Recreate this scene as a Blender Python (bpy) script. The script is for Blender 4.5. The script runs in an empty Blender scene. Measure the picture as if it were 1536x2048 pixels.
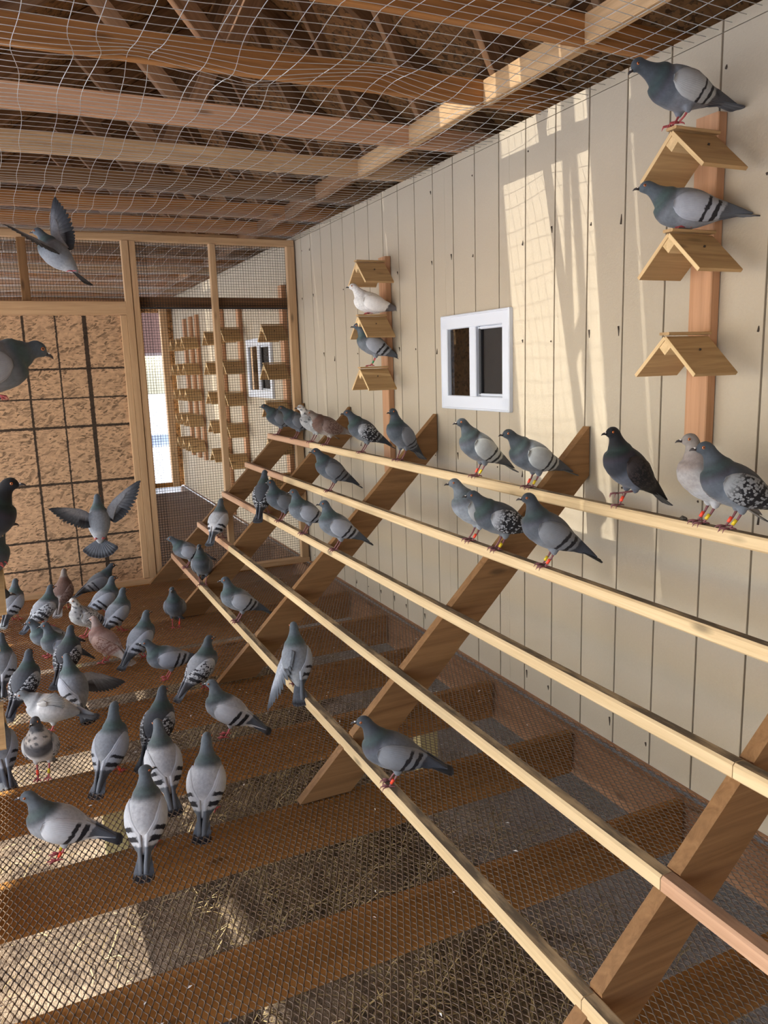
import bpy, bmesh, math, random
import numpy as np
from mathutils import Vector, Matrix
D = bpy.data
C = bpy.context.scene.collection
random.seed(7); RNG = np.random.default_rng(7)
V = Vector
# ---------------------------------------------------------------- camera, sky, sun, exposure
CAMR = ((0.9039463,-0.1048835,0.41458478),(-0.42654481,-0.15160263,0.89167044),(-0.03066937,-0.98286118,-0.18177815))
cam = D.objects.new('camera', D.cameras.new('camera')); C.objects.link(cam)
M = Matrix.Identity(4)
for i in range(3):
    M[i][0] = CAMR[i][0]; M[i][1] = -CAMR[i][1]; M[i][2] = -CAMR[i][2]
M[2][3] = 1.5321
cam.matrix_world = M
cam.data.sensor_fit = 'HORIZONTAL'; cam.data.sensor_width = 36; cam.data.lens = 1564.87/1536*36
cam.data.clip_start = .05; cam.data.clip_end = 300
S = bpy.context.scene; S.camera = cam
S.view_settings.view_transform = 'Standard'; S.view_settings.look = 'None'
S.view_settings.gamma = 1; S.view_settings.use_curve_mapping = False
S.view_settings.exposure = 1.1
world = D.worlds.new('sky'); S.world = world; world.use_nodes = True
wn = world.node_tree; bg = wn.nodes['Background']
sky = wn.nodes.new('ShaderNodeTexSky'); sky.sky_type = 'NISHITA'; sky.sun_disc = False
sky.sun_elevation = math.radians(38); sky.sun_rotation = math.radians(280); sky.dust_density = 1.5; sky.ozone_density = .6
wn.links.new(sky.outputs[0], bg.inputs[0]); bg.inputs[1].default_value = .34
sun = D.objects.new('sun', D.lights.new('sun', 'SUN')); C.objects.link(sun)
sun.data.energy = 7.0; sun.data.angle = math.radians(.5); sun.data.color = (1, .95, .84)
sun.rotation_euler = V((-1, .18, .8)).to_track_quat('Z', 'Y').to_euler()
# ---------------------------------------------------------------- materials
def lin(c): return tuple(((x/255+.055)/1.055)**2.4 if x > 10 else x/255/12.92 for x in c)
class N:
    def __init__(s, name, rough=.7, spec=.3):
        s.m = D.materials.new(name); s.m.use_nodes = True; s.t = s.m.node_tree
        s.b = s.t.nodes['Principled BSDF']; s.b.inputs['Roughness'].default_value = rough
        s.b.inputs['Specular IOR Level'].default_value = spec
    def n(s, ty, **k):
        x = s.t.nodes.new('ShaderNode'+ty)
        for a, v in k.items(): setattr(x, a, v)
        return x
    def l(s, a, b): s.t.links.new(a, b)
    def setv(s, sock, v):
        if isinstance(v, bpy.types.NodeSocket): s.l(v, sock)
        else: sock.default_value = v
    def coord(s, scale=(1,1,1), kind='Object', rnd=0):
        tc = s.n('TexCoord'); mp = s.n('Mapping'); mp.inputs['Scale'].default_value = scale
        s.l(tc.outputs[kind], mp.inputs[0])
        if rnd:
            oi = s.n('ObjectInfo'); mu = s.n('Vector Math'.replace(' ', ''), operation='SCALE'); cx = s.n('CombineXYZ')
            for i in range(3): s.l(oi.outputs['Random'], cx.inputs[i])
            s.l(cx.outputs[0], mu.inputs[0]); mu.inputs['Scale'].default_value = rnd
            s.l(mu.outputs[0], mp.inputs['Location'])
        return mp.outputs[0]
    def noise(s, vec, scale, detail=4, rough=.6, dist=0):
        x = s.n('TexNoise'); x.inputs['Scale'].default_value = scale; x.inputs['Detail'].default_value = detail
        x.inputs['Roughness'].default_value = rough; x.inputs['Distortion'].default_value = dist
        s.l(vec, x.inputs['Vector']); return x.outputs[0]
    def step(s, v, a, b, lo=0, hi=1):
        x = s.n('MapRange'); x.inputs[1].default_value = a; x.inputs[2].default_value = b
        x.inputs[3].default_value = lo; x.inputs[4].default_value = hi; s.setv(x.inputs[0], v); return x.outputs[0]
    def math(s, op, a, b=0.0, c=0.0):
        x = s.n('Math', operation=op); s.setv(x.inputs[0], a); s.setv(x.inputs[1], b)
        if op in ('MULTIPLY_ADD',): s.setv(x.inputs[2], c)
        return x.outputs[0]
    def mix(s, f, a, b, mode='MIX'):
        x = s.n('Mix', data_type='RGBA', blend_type=mode); s.setv(x.inputs[0], f)
        for sock, v in ((x.inputs[6], a), (x.inputs[7], b)):
            if isinstance(v, tuple): v = (*v[:3], 1)
            s.setv(sock, v)
        return x.outputs[2]
    def col(s, c):
        if isinstance(c, tuple): c = (*c[:3], 1)
        s.setv(s.b.inputs['Base Color'], c)
    def bump(s, h, st=.3, dist=.004):
        x = s.n('Bump'); x.inputs['Strength'].default_value = st; x.inputs['Distance'].default_value = dist
        s.l(h, x.inputs['Height']); s.l(x.outputs[0], s.b.inputs['Normal'])

def wood(name, c, dark=.62, knots=True, rough=.65, topdirt=None, grain=1.0, var=.25):
    """board wood: object X runs along the grain"""
    s = N(name, rough, .25); L = lin(c)
    v = s.coord((1.2, 26*grain, 26*grain), rnd=9)
    g = s.noise(v, 1.6, 5, .65, .8)
    v2 = s.coord((.5, 6, 6), rnd=5); g2 = s.noise(v2, 1.5, 3, .5, 1.2)
    f = s.step(g, .35, .72); d = tuple(x*dark for x in L); d = (d[0], d[1]*.93, d[2]*.85)
    c1 = s.mix(f, L, d)
    c1 = s.mix(s.step(g2, .45, .75, 0, .55), c1, tuple(x*.75 for x in L))
    if knots:
        kv = s.coord((3.0, 9, 9), rnd=13); vo = s.n('TexVoronoi'); vo.inputs['Scale'].default_value = .9
        s.l(kv, vo.inputs['Vector']); k = s.step(vo.outputs['Distance'], .05, .13, 1, 0)
        c1 = s.mix(s.math('MULTIPLY', k, .8), c1, tuple(x*.28 for x in L))
    oi = s.n('ObjectInfo'); hv = s.n('HueSaturation')
    s.l(s.step(oi.outputs['Random'], 0, 1, 1-var, 1+var*.6), hv.inputs['Value']); s.l(c1, hv.inputs['Color'])
    c1 = hv.outputs[0]
    if topdirt:
        ge = s.n('NewGeometry'); sx = s.n('SeparateXYZ'); s.l(ge.outputs['Normal'], sx.inputs[0])
        up = s.step(sx.outputs[2], .8, .97)
        nd = s.step(s.noise(s.coord((3, 14, 14), rnd=3), 2.2, 4), .36, .56, .35, 1)
        c1 = s.mix(s.math('MULTIPLY', s.math('MULTIPLY', up, nd), topdirt), c1, lin((74, 68, 62)))
    s.col(c1); s.bump(g, .25, .0015); return s.m
def osb(name, c=(196, 148, 96), lines=False):
    s = N(name, .75, .2); L = lin(c)
    v = s.coord((1,1,1)); out = None
    cols = [tuple(x*k for x in L) for k in (1.35, .62, 1.15, .28)]
    base = L
    for i, (sc, rot) in enumerate((((.085, .05, .018), .6), ((.016, .05, .070), .5), ((.060, .02, .014), -.8), ((.010, .03, .045), 1.1), ((.030, .03, .008), .1))):
        tc = s.n('TexCoord'); mp = s.n('Mapping'); mp.vector_type = 'TEXTURE'; mp.inputs['Scale'].default_value = sc
        mp.inputs['Rotation'].default_value = (.1, rot, .1); s.l(tc.outputs['Object'], mp.inputs[0])
        vo = s.n('TexVoronoi'); vo.inputs['Scale'].default_value = 1.0; s.l(mp.outputs[0], vo.inputs['Vector'])
        sp = s.n('SeparateColor'); s.l(vo.outputs['Color'], sp.inputs[0])
        if out is None: out = s.mix(sp.outputs[0], cols[0], cols[1]); hgt = sp.outputs[1]
        else: out = s.mix(s.step(sp.outputs[1], .60, .62), out, s.mix(sp.outputs[0], cols[2], cols[3 if i % 2 else 0]))
    out = s.mix(s.step(s.noise(s.coord((1,1,1)), 30, 3), .35, .7, 0, .4), out, tuple(x*.5 for x in L))
    if lines:
        tc = s.n('TexCoord'); sx = s.n('SeparateXYZ'); s.l(tc.outputs['Object'], sx.inputs[0])
        wob = s.step(s.noise(tc.outputs['Object'], 55, 3), 0, 1, -.006, .006)
        m = None
        for ax, ps in ((0, ((.115, .012), (.319, .008), (.506, .024))), (2, ((1.588, .010), (1.388, .007), (1.190, .013), (.797, .013), (.402, .011), (.203, .009)))):
            for p, w in ps:
                e = s.math('ABSOLUTE', s.math('ADD', s.math('SUBTRACT', sx.outputs[ax], p), wob))
                k = s.step(e, w*.55, w*.55+.003, 1, 0); m = k if m is None else s.math('MAXIMUM', m, k)
        out = s.mix(s.math('MULTIPLY', m, .93), out, lin((40, 34, 30)))
    s.col(out); s.bump(hgt, .2, .001); return s.m
def plain(name, c, rough=.5, spec=.4, metal=0):
    s = N(name, rough, spec); s.col(lin(c)); s.b.inputs['Metallic'].default_value = metal; return s.m
def m_siding():
    s = N('siding_paint', .62, .3); L = lin((178, 166, 147))
    v = s.coord((30, 30, 1.1), rnd=7); g = s.noise(v, 4, 5, .65, .4)
    v2 = s.coord((1,1,1), rnd=3); g2 = s.noise(v2, 3, 3)
    c = s.mix(s.step(g, .3, .75, 0, .25), L, tuple(x*.82 for x in L)); c = s.mix(s.step(g2, .4, .8, 0, .25), c, lin((172, 160, 140)))
    s.col(c); s.bump(g, .5, .002); return s.m
def m_ground():
    s = N('ground_soil', .95, .1)
    tc = s.n('TexCoord'); P = tc.outputs['Object']; sx = s.n('SeparateXYZ'); s.l(P, sx.inputs[0])
    n1 = s.noise(P, 3.2, 6, .7); n2 = s.noise(P, 40, 5, .7); n3 = s.noise(P, 1.1, 4, .6)
    c = s.mix(s.step(n2, .35, .7), lin((126, 110, 94)), lin((54, 45, 39)))
    c = s.mix(s.step(n1, .45, .6), c, lin((150, 132, 112)))
    wob = s.step(n3, 0, 1, -.9, .9)
    x = s.math('ADD', sx.outputs[0], wob)
    snow = s.math('MAXIMUM', s.step(x, -2.2, -2.9), s.math('MAXIMUM', s.step(x, 3.4, 4.0), s.step(s.math('ADD', sx.outputs[1], wob), 11.6, 12.4)))
    # thin half melted snow against the inner wall
    pt = s.math('MULTIPLY', s.step(s.math('ADD', sx.outputs[0], s.step(n1, 0, 1, -.8, .8)), 1.45, 1.75), s.step(n2, .75, .45, .3, .9))
    c = s.mix(pt, c, lin((190, 186, 186)))
    c = s.mix(snow, c, lin((240, 243, 248)))
    s.col(c); s.bump(n2, .8, .03); return s.m
MT = {}
MT['pine'] = wood('pine', (216, 186, 144)); MT['perch'] = wood('perch_pine', (224, 198, 156), dark=.76, topdirt=.85, var=.08)
MT['perch_pink'] = wood('perch_fir', (200, 160, 130), dark=.72, topdirt=.5, var=.08)
MT['support'] = wood('support_wood', (142, 106, 70), dark=.6, var=.12)
MT['chord_o'] = wood('truss_orange', (182, 128, 76), dark=.55, var=.1); MT['chord_p'] = wood('truss_pink', (208, 162, 126), dark=.68, var=.06)
MT['chord_l'] = wood('truss_pale', (210, 174, 132), dark=.6, var=.12); MT['web'] = wood('truss_web', (140, 104, 74), dark=.55)
MT['joist'] = wood('treated_joist', (180, 128, 68), dark=.62, knots=True, var=.12); MT['rim'] = wood('rim_wood', (196, 152, 116), var=.05)
MT['stud'] = wood('stud_wood', (206, 170, 130), dark=.7, var=.12); MT['ply'] = wood('perch_plywood', (200, 166, 120), dark=.62, grain=.8, var=.1)
MT['plyedge'] = wood('plywood_edge', (228, 198, 150), dark=.7, knots=False, var=.05); MT['backboard'] = wood('back_board', (190, 146, 112), dark=.75, knots=False, var=.08)
MT['osb'] = osb('strand_board', (186, 148, 106)); MT['osbl'] = osb('strand_board_lined', (190, 154, 120), True); MT['osbr'] = osb('roof_strand_board', (128, 92, 58))
MT['siding'] = m_siding(); MT['groove'] = plain('groove_shadow', (120, 96, 70), .8); MT['ground'] = m_ground()
MT['iron'] = plain('brown_mesh_coat', (104, 86, 70), .38, .6); MT['cloth'] = plain('black_coated_wire', (30, 28, 28), .5)
MT['galv'] = plain('galvanised_wire', (205, 208, 210), .35, .5, .55); MT['vinyl'] = plain('white_vinyl', (212, 218, 230), .4)
MT['plate'] = plain('truss_plate', (200, 204, 206), .4, .5, .7); MT['dark'] = plain('dark_frame', (44, 44, 48), .5)
MT['nail'] = plain('nail_head', (70, 60, 52), .5, .5, .5); MT['post'] = wood('treated_post', (196, 186, 140), dark=.75)
MT['dirt'] = plain('dropping', (72, 66, 58), .9); MT['barn'] = plain('barn_siding', (96, 66, 56), .8); MT['feather'] = plain('down_feather', (236, 236, 236), .9)
def _glass():
    s = N('window_glass', .02, .5); s.b.inputs['Transmission Weight'].default_value = 1; s.b.inputs['IOR'].default_value = 1.3; s.col((.85, .88, .88)); return s.m
MT['glass'] = _glass()
_s = N('insect_screen', .7, .2); _s.col(lin((58, 54, 52))); _s.b.inputs['Alpha'].default_value = .72; MT['screen'] = _s.m
_s = N('dry_straw', .8, .2); _oi = _s.noise(_s.coord((1,1,1)), 9, 3); _s.col(_s.mix(_s.step(_oi, .35, .65), lin((178, 158, 116)), lin((96, 76, 50)))); MT['straw'] = _s.m
_s = N('sun_dimming_plastic', .3, .3); _s.col((.9, .9, .86)); _s.b.inputs['Alpha'].default_value = .48; MT['sundim'] = _s.m  # part-transparent sheet, added to thin the sun falling on the wall
# ---------------------------------------------------------------- builders
def link(o, parent=None):
    C.objects.link(o)
    if parent is not None:
        o.parent = parent
    return o
def mesh(name, vs, fs, mat, parent=None, mw=None, smooth=False):
    me = D.meshes.new(name); me.from_pydata([tuple(v) for v in vs], [], fs)
    if mat: me.materials.append(MT[mat] if isinstance(mat, str) else mat)
    if smooth: me.shade_smooth()
    o = D.objects.new(name, me); link(o, parent)
    if mw is not None: o.matrix_world = mw
    return o
def tag(o, label=None, cat=None, group=None, kind=None):
    for k, v in (('label', label), ('category', cat), ('group', group), ('kind', kind)):
        if v: o[k] = v
    return o
def empty(name, loc=(0,0,0), parent=None):
    o = D.objects.new(name, None); o.empty_display_size = .1; link(o, parent); o.location = loc; return o
_bc = {}
def boxmesh(L, w, t, ch, mat):
    k = (round(L, 4), round(w, 4), round(t, 4), ch, mat)
    if k in _bc: return _bc[k]
    c = min(ch, w/3, t/3); ring = [(-w/2+c, -t/2), (w/2-c, -t/2), (w/2, -t/2+c), (w/2, t/2-c), (w/2-c, t/2), (-w/2+c, t/2), (-w/2, t/2-c), (-w/2, -t/2+c)]
    vs = [(x, a, b) for x in (-L/2, L/2) for a, b in ring]
    fs = [(i, (i+1) % 8, (i+1) % 8+8, i+8) for i in range(8)] + [tuple(range(7, -1, -1)), tuple(range(8, 16))]
    me = D.meshes.new('board'); me.from_pydata(vs, [], fs); me.materials.append(MT[mat]); _bc[k] = me; return me
def board(name, p0, p1, w, t, wdir, mat, parent=None, ch=.003):
    """box from p0 to p1 (centre line), width w along wdir, thickness t"""
    p0, p1 = V(p0), V(p1); x = (p1-p0).normalized(); y = V(wdir); y = (y-x*y.dot(x)).normalized(); z = x.cross(y)
    o = D.objects.new(name, boxmesh((p1-p0).length, w, t, ch, mat)); link(o, parent)
    m = Matrix((x, y, z)).transposed().to_4x4(); m.translation = (p0+p1)/2
    if parent is not None:
        m = Matrix.Translation(-V(parent['_loc'])) @ m if '_loc' in parent else m
    o.matrix_basis = m; return o
def group_at(name, loc, parent=None):
    o = empty(name, loc, parent); return o
def prism(name, poly, y0, y1, mat, parent=None, axis='Y'):
    n = len(poly); vs = [(x, y0, z) for x, z in poly]+[(x, y1, z) for x, z in poly]
    fs = [tuple(range(n)), tuple(range(2*n-1, n-1, -1))] + [(i, i+n, (i+1) % n+n, (i+1) % n) for i in range(n)]
    o = mesh(name, vs, fs, mat, parent); bm = bmesh.new(); bm.from_mesh(o.data); bmesh.ops.recalc_face_normals(bm, faces=bm.faces); bm.to_mesh(o.data); bm.free(); return o
def tube_arrays(pts, r, k=4, caps=True, base=0):
    pts = [V(p) for p in pts]; n = len(pts); vs = []; fs = []
    rr = r if hasattr(r, '__len__') else [r]*n
    up = V((0, 0, 1))
    for i, p in enumerate(pts):
        d = (pts[min(i+1, n-1)]-pts[max(i-1, 0)]).normalized()
        a = d.cross(up if abs(d.z) < .95 else V((1, 0, 0))).normalized(); b = d.cross(a)
        for j in range(k):
            th = 2*math.pi*j/k; vs.append(p+a*math.cos(th)*rr[i]+b*math.sin(th)*rr[i])
    for i in range(n-1):
        for j in range(k):
            q = base+i*k; fs.append((q+j, q+(j+1) % k, q+k+(j+1) % k, q+k+j))
    if caps: fs += [tuple(base+j for j in range(k-1, -1, -1)), tuple(base+(n-1)*k+j for j in range(k))]
    return vs, fs
def tubes(name, lines, r, mat, parent=None, k=4, smooth=True):
    vs, fs = [], []
    for ln in lines:
        rad = r
        if isinstance(ln, tuple): ln, rad = ln
        a, b = tube_arrays(ln, rad, k, True, len(vs)); vs += a; fs += b
    return mesh(name, vs, fs, mat, parent, smooth=smooth)
def npmesh(name, co, quads, mat, parent=None, smooth=False):
    me = D.meshes.new(name); nv, nq = len(co), len(quads)
    me.vertices.add(nv); me.vertices.foreach_set('co', np.ascontiguousarray(co, np.float32).ravel())
    me.loops.add(nq*4); me.loops.foreach_set('vertex_index', np.ascontiguousarray(quads, np.int32).ravel())
    me.polygons.add(nq); me.polygons.foreach_set('loop_start', np.arange(0, nq*4, 4, dtype=np.int32))
    me.update(calc_edges=True); me.materials.append(MT[mat] if isinstance(mat, str) else mat)
    if smooth: me.shade_smooth()
    o = D.objects.new(name, me); link(o, parent); return o
# ================================================================ STRUCTURE
XW = 2.06; ZW = 2.531; YP = 5.90; YE = 11.0; XL = -.28
gr = mesh('ground', [(-60, -40, -.62), (60, -40, -.62), (60, 90, -.62), (-60, 90, -.62)], [(0, 1, 2, 3)], 'ground'); tag(gr, kind='structure')
# --- floor: joists, rim boards and expanded metal
floor = empty('floor'); tag(floor, kind='structure')
y = .63; k = 0
while y < YE:
    board('joist', (XL+.03, y+.019, -.096), (1.985, y+.019, -.096), .184, .038, (0, 0, 1), 'joist', floor); y += .61
board('rim_joist', (2.02, -.9, -.11), (2.02, YE, -.11), .19, .038, (0, 0, 1), 'rim', floor)
board('rim_joist', (XL, -.9, -.096), (XL, YE, -.096), .184, .038, (0, 0, 1), 'joist', floor)
for px, py in ((1.66, 3.11), (1.66, 5.6), (.2, 3.11), (1.66, .62), (.2, 5.6)):
    board('floor_post', (px, py+.06, -.62), (px, py+.06, -.19), .089, .089, (1, 0, 0), 'post', floor)
def expanded(x0, x1, y0, y1, z, name, parent):
    cx, cy = .0204, .0425; xs = np.arange(x0, x1, cx/2); ny = int((y1-y0)/cy)
    # one zigzag strand per half cell, four points per period
    b = .0045; pat_y = np.array([0, b, cy/2, cy/2+b]); pat_s = np.array([-1, -1, 1, 1])
    yy = (y0+np.arange(ny)[:, None]*cy+pat_y[None]).ravel(); ss = np.tile(pat_s, ny); n = len(yy)
    co = []; qd = []; w = .0019; h = .0014; base = 0
    for i, x in enumerate(xs):
        sg = ss if i % 2 else -ss
        px = x+sg*(cx/4-.0012); zz = z+RNG.normal(0, .0004, n)+.0012*sg
        ring = [np.stack([px+a, yy, zz+c], 1) for a, c in ((-w, 0), (0, h), (w, 0), (0, -h))]
        co.append(np.stack(ring, 1).reshape(-1, 3)); q = base+np.arange(n-1)*4
        for j in range(4):
            j2 = (j+1) % 4; qd.append(np.stack([q+j, q+j2, q+4+j2, q+4+j], 1))
        base += n*4
    o = npmesh(name, np.concatenate(co), np.concatenate(qd), 'iron', parent); return o
e = expanded(XL, XW-.005, .2, 5.86, .0015, 'expanded_metal', floor); tag(e, kind='stuff')
e = expanded(XL+.6, XW-.005, 5.98, YE, .0015, 'expanded_metal', floor); tag(e, kind='stuff')
# --- right wall with siding planks
wr = mesh('wall_right', *[[], []], None) if False else empty('wall_right'); tag(wr, kind='structure')
WY0, WY1, WZ0, WZ1 = 3.03, 3.60, 1.335, 1.755
W2 = (6.62, 7.33, 1.32, 1.80)
def wallsheet(ya, yb, za, zb): board('wall_backing', (XW+.017, (ya+yb)/2, za), (XW+.017, (ya+yb)/2, zb), yb-ya, .006, (0, 1, 0), 'groove', wr, .0005)
for ya, yb, za, zb in ((-.9, WY0, 0, ZW), (WY1, W2[0], 0, ZW), (W2[1], YE, 0, ZW), (WY0, WY1, 0, WZ0), (WY0, WY1, WZ1, ZW), (W2[0], W2[1], 0, W2[2]), (W2[0], W2[1], W2[3], ZW)):
    wallsheet(ya, yb, za, zb)
Y0 = 1.8939; G = .2032
for n in range(-14, 45):
    ya, yb = Y0+n*G+.0035, Y0+(n+1)*G-.0035
    if ya > YE: break
    segs = [(ya, yb, .004, 2.494), (ya, yb, 2.497, ZW)]
    for (w0, w1, z0, z1) in ((WY0, WY1, WZ0, WZ1), W2):
        out = []
        for (a, b, c, d) in segs:
            if b <= w0 or a >= w1 or d <= z0 or c >= z1: out.append((a, b, c, d)); continue
            if a < w0: out.append((a, w0, c, d)); a = w0
            if b > w1: out.append((w1, b, c, d)); b = w1
            out += [(a, b, c, z0), (a, b, z1, d)]
        segs = out
    for (a, b, c, d) in segs:
        if b-a > .004 and d-c > .004:
            board('siding_board', (XW+.0075, (a+b)/2, c), (XW+.0075, (a+b)/2, d), b-a, .013, (0, 1, 0), 'siding', wr, .0012)
nl = []
for n in range(-2, 20):
    for z in (.07, .62, 1.05, 1.62, 2.05, 2.40):
        if random.random() < .55:
            yy = Y0+n*G+random.choice((.018, -.02)); nl.append(([(XW-.0015, yy, z+random.uniform(-.04, .04)), (XW+.004, yy, z)], .0035))
tag(tubes('nail', nl, .003, 'nail', wr, 6), kind='stuff')
board('base_trim', (XW-.004, -.9, -.004), (XW-.004, YE, -.004), .012, .02, (0, 0, 1), 'rim', wr)
# beyond: corridor outer wall, end wall, wall behind the camera
w = board('wall_outer', (3.15, 5, -.5), (3.15, 5, 2.6), 12.4, .02, (0, 1, 0), 'osb'); tag(w, kind='structure')
w = board('wall_rear', (1.4, -1.1, 0), (1.4, -1.1, 3.8), 3.5, .02, (1, 0, 0), 'osb'); tag(w, kind='structure')
we = empty('wall_end'); tag(we, kind='structure')
board('end_panel', (.66, YE+.03, 0), (.66, YE+.03, 2.55), 1.94, .02, (1, 0, 0), 'osb', we)
board('end_panel', (2.55, YE+.03, 0), (2.55, YE+.03, 2.55), 1.15, .02, (1, 0, 0), 'osb', we)
board('end_panel', (1.8, YE+.03, 2.34), (1.8, YE+.03, 2.6), .35, .02, (1, 0, 0), 'osb', we)
board('gable_panel', (1.35, YE+.05, 2.55), (1.35, YE+.05, 3.7), 1.9, .02, (1, 0, 0), 'osb', we)
board('door_post', (1.93, YE-.05, 0), (1.93, YE-.05, 2.5), .09, .09, (1, 0, 0), 'stud', we)
board('door_post', (1.62, YE-.05, 0), (1.62, YE-.05, 2.5), .06, .09, (1, 0, 0), 'joist', we)
board('door_sill', (1.5, YE-.05, .03), (2.0, YE-.05, .03), .06, .06, (0, 0, 1), 'joist', we)
board('top_plate', (-.28, YE-.06, 2.47), (2.05, YE-.06, 2.47), .09, .04, (0, 0, 1), 'web', we)
# left wall: open studs (outside the frame)
wl = empty('wall_left'); tag(wl, kind='structure')
for i in range(11):
    yy = -.8+i*1.19
    board('stud', (XL-.045, yy, 0), (XL-.045, yy, 2.53), .089, .038, (1, 0, 0), 'stud', wl)
board('sill_plate', (XL-.045, -.9, .03), (XL-.045, YE, .03), .089, .038, (1, 0, 0), 'stud', wl)
board('top_plate', (XL-.045, -.9, 2.51), (XL-.045, YE, 2.51), .089, .038, (1, 0, 0), 'stud', wl)
# --- roof: trusses, blocking, sheathing with one open bay
ceil = empty('ceiling'); tag(ceil, kind='structure')
RX, RZ, SL = 1.35, 3.72, .65
def rz(x): return RZ-SL*abs(x-RX)
TY = [2.205+.617*k for k in range(-4, 15)]
for k, ty in enumerate(TY):
    cm = {3: 'chord_o', 4: 'chord_o', 5: 'chord_o', 6: 'chord_p', 7: 'chord_l'}.get(k, random.choice(('chord_o', 'chord_l', 'chord_o', 'support')))
    tr = empty('truss', (0, 0, 0), ceil)
    board('bottom_chord', (-.36, ty, 2.575), (3.12, ty, 2.575), .089, .038, (0, 0, 1), cm, tr)
    for sg in (-1, 1):
        board('top_chord', (RX+sg*1.85, ty, rz(RX+1.85)-.05), (RX, ty, RZ-.05), .089, .038, (0, 0, 1), 'web', tr)
        board('web', (RX+sg*.03, ty, RZ-.1), (RX+sg*.55, ty, 2.6), .064, .036, (1, 0, 0), 'web', tr)
        board('web', (RX+sg*.6, ty, 2.6), (RX+sg*.95, ty, rz(RX+.95)-.09), .064, .036, (1, 0, 0), 'web', tr)
    for x, z in ((RX, RZ-.1),):
        board('truss_plate', (x-.05, ty-.0205, z), (x+.05, ty-.0205, z), .08, .001, (0, 0, 1), 'plate', tr, .0003)
for k in range(1, len(TY)-1):
    m = 'chord_p' if k == 3 else ('chord_l' if k < 8 else 'web')
    board('blocking', (1.80+.019*((k % 2)*2-1)*.3, TY[k]-.598, 2.575), (1.80+.019*((k % 2)*2-1)*.3, TY[k]-.019, 2.575), .089, .038, (0, 0, 1), m, ceil)
def sheet(xa, xb, ya, yb, nm='roof_panel'):
    board(nm, (xa, (ya+yb)/2, rz(xa)+.015), (xb, (ya+yb)/2, rz(xb)+.015), yb-ya, .014, (0, 1, 0), 'osbr', ceil)
XO0, XO1 = -.26, .92
OPEN = ((2.74, 3.31), (8.72, 9.28))
yy = -1.15
for a, b in OPEN+((11.3, 11.3),):
    q = yy
    while q < a-.01:
        q2 = min(q+1.22, a); sheet(-.9, .16, q, q2-.003); sheet(.162, RX, q, q2-.003); q = q2
    if b > a: sheet(-.9, XO0, a, b); sheet(XO1, RX, a, b); board('skylight_dimmer', (XO0, (a+b)/2, rz(XO0)+.02), (XO1, (a+b)/2, rz(XO1)+.02), b-a, .002, (0, 1, 0), 'sundim', ceil, .0004)  # unseen sheet added in each opening to weaken the sun
    yy = b
q = -1.15
while q < 11.3:
    q2 = min(q+1.22, 11.3); sheet(3.6, 2.6, q, q2-.003); sheet(2.598, RX, q, q2-.003); q = q2
board('added_sun_blocker', (-.5, 5, 2.62), (-3.0, 5, 2.28), 13, .03, (0, 1, 0), 'osbr', ceil)  # added unseen slab, blocks the sun from floor and lower poles
# --- wire netting under the trusses
def netting(x0, x1, y0, y1, z, seed, name):
    r = np.random.default_rng(seed); ph = r.uniform(0, 6.28, 12)
    def f(x, y):
        bend = math.exp(-((y-2.78+.05*x)/.16)**2)
        dz = .012*math.sin(x*3.1+ph[0])*math.sin(y*1.7+ph[1])-.018*abs(math.sin(math.pi*(y-2.205)/.617))-.02*bend*math.sin(x*9)
        dx = .010*math.sin(y*2.3+ph[2]+x)+.03*bend*math.sin(x*14+ph[3])+.006*math.sin(y*11+x*5)
        dy = .014*math.sin(x*3.7+ph[4])+.006*math.sin(x*9+ph[5])+.035*bend*math.sin(x*6+ph[6])
        return (x+dx, y+dy, z+dz)
    ls = []
    yy = y0
    while yy < y1:
        ls.append([f(x, yy) for x in np.linspace(x0, x1, 34)]); yy += .0508
    xx = x0
    while xx < x1:
        ls.append([f(xx+.012*math.sin(xx*31), y) for y in np.linspace(y0, y1, int((y1-y0)/.055))]); xx += .1016
    return tubes(name, ls, .0013, 'galv', None, 3)
o = netting(XL+.02, XW-.02, 1.2, 5.88, 2.518, 3, 'wire_netting'); tag(o, 'sagging galvanised wire netting stapled under the roof trusses of the near room', 'netting', kind='stuff')
o = netting(XL+.02, XW-.02, 5.98, YE-.1, 2.518, 4, 'wire_netting'); tag(o, 'galvanised wire netting under the trusses beyond the mesh partition', 'netting', kind='stuff')
# ================================================================ PARTITION with strand-board door and mesh
wp = empty('wall_far'); tag(wp, kind='structure')
def pb(nm, x0, z0, x1, z1, w, t=.038, yo=0, m='stud', wd=None):
    wd = wd or ((0, 0, 1) if abs(x1-x0) > abs(z1-z0) else (1, 0, 0))
    return board(nm, (x0, YP+yo, z0), (x1, YP+yo, z1), w, t, wd, m, wp)
pb('top_rail', -.27, 2.475, 2.05, 2.475, .045, .075, .02)
pb('stud', .815, 0.04, .815, 2.45, .05, .05, .0)
pb('stud', .865, 0.04, .865, 2.45, .042, .038, .0)
pb('stud', 1.425, 0.04, 1.425, 2.45, .045, .05, 0)
pb('stud', 2.02, 0.04, 2.02, 2.45, .06, .05, 0)
pb('header', -.27, 1.995, .79, 1.995, .09, .05, 0)
pb('stud', .16, 2.04, .16, 2.45, .055, .04, .03, 'support')
pb('cross_rail', .86, 2.045, 2.0, 2.045, .07, .036, .075, 'web')
pb('cross_rail', .86, 2.0, 2.0, 2.0, .012, .01, .03, 'dark')
pb('bottom_rail', -.27, .019, 2.05, .019, .04, .07, 0)
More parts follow.
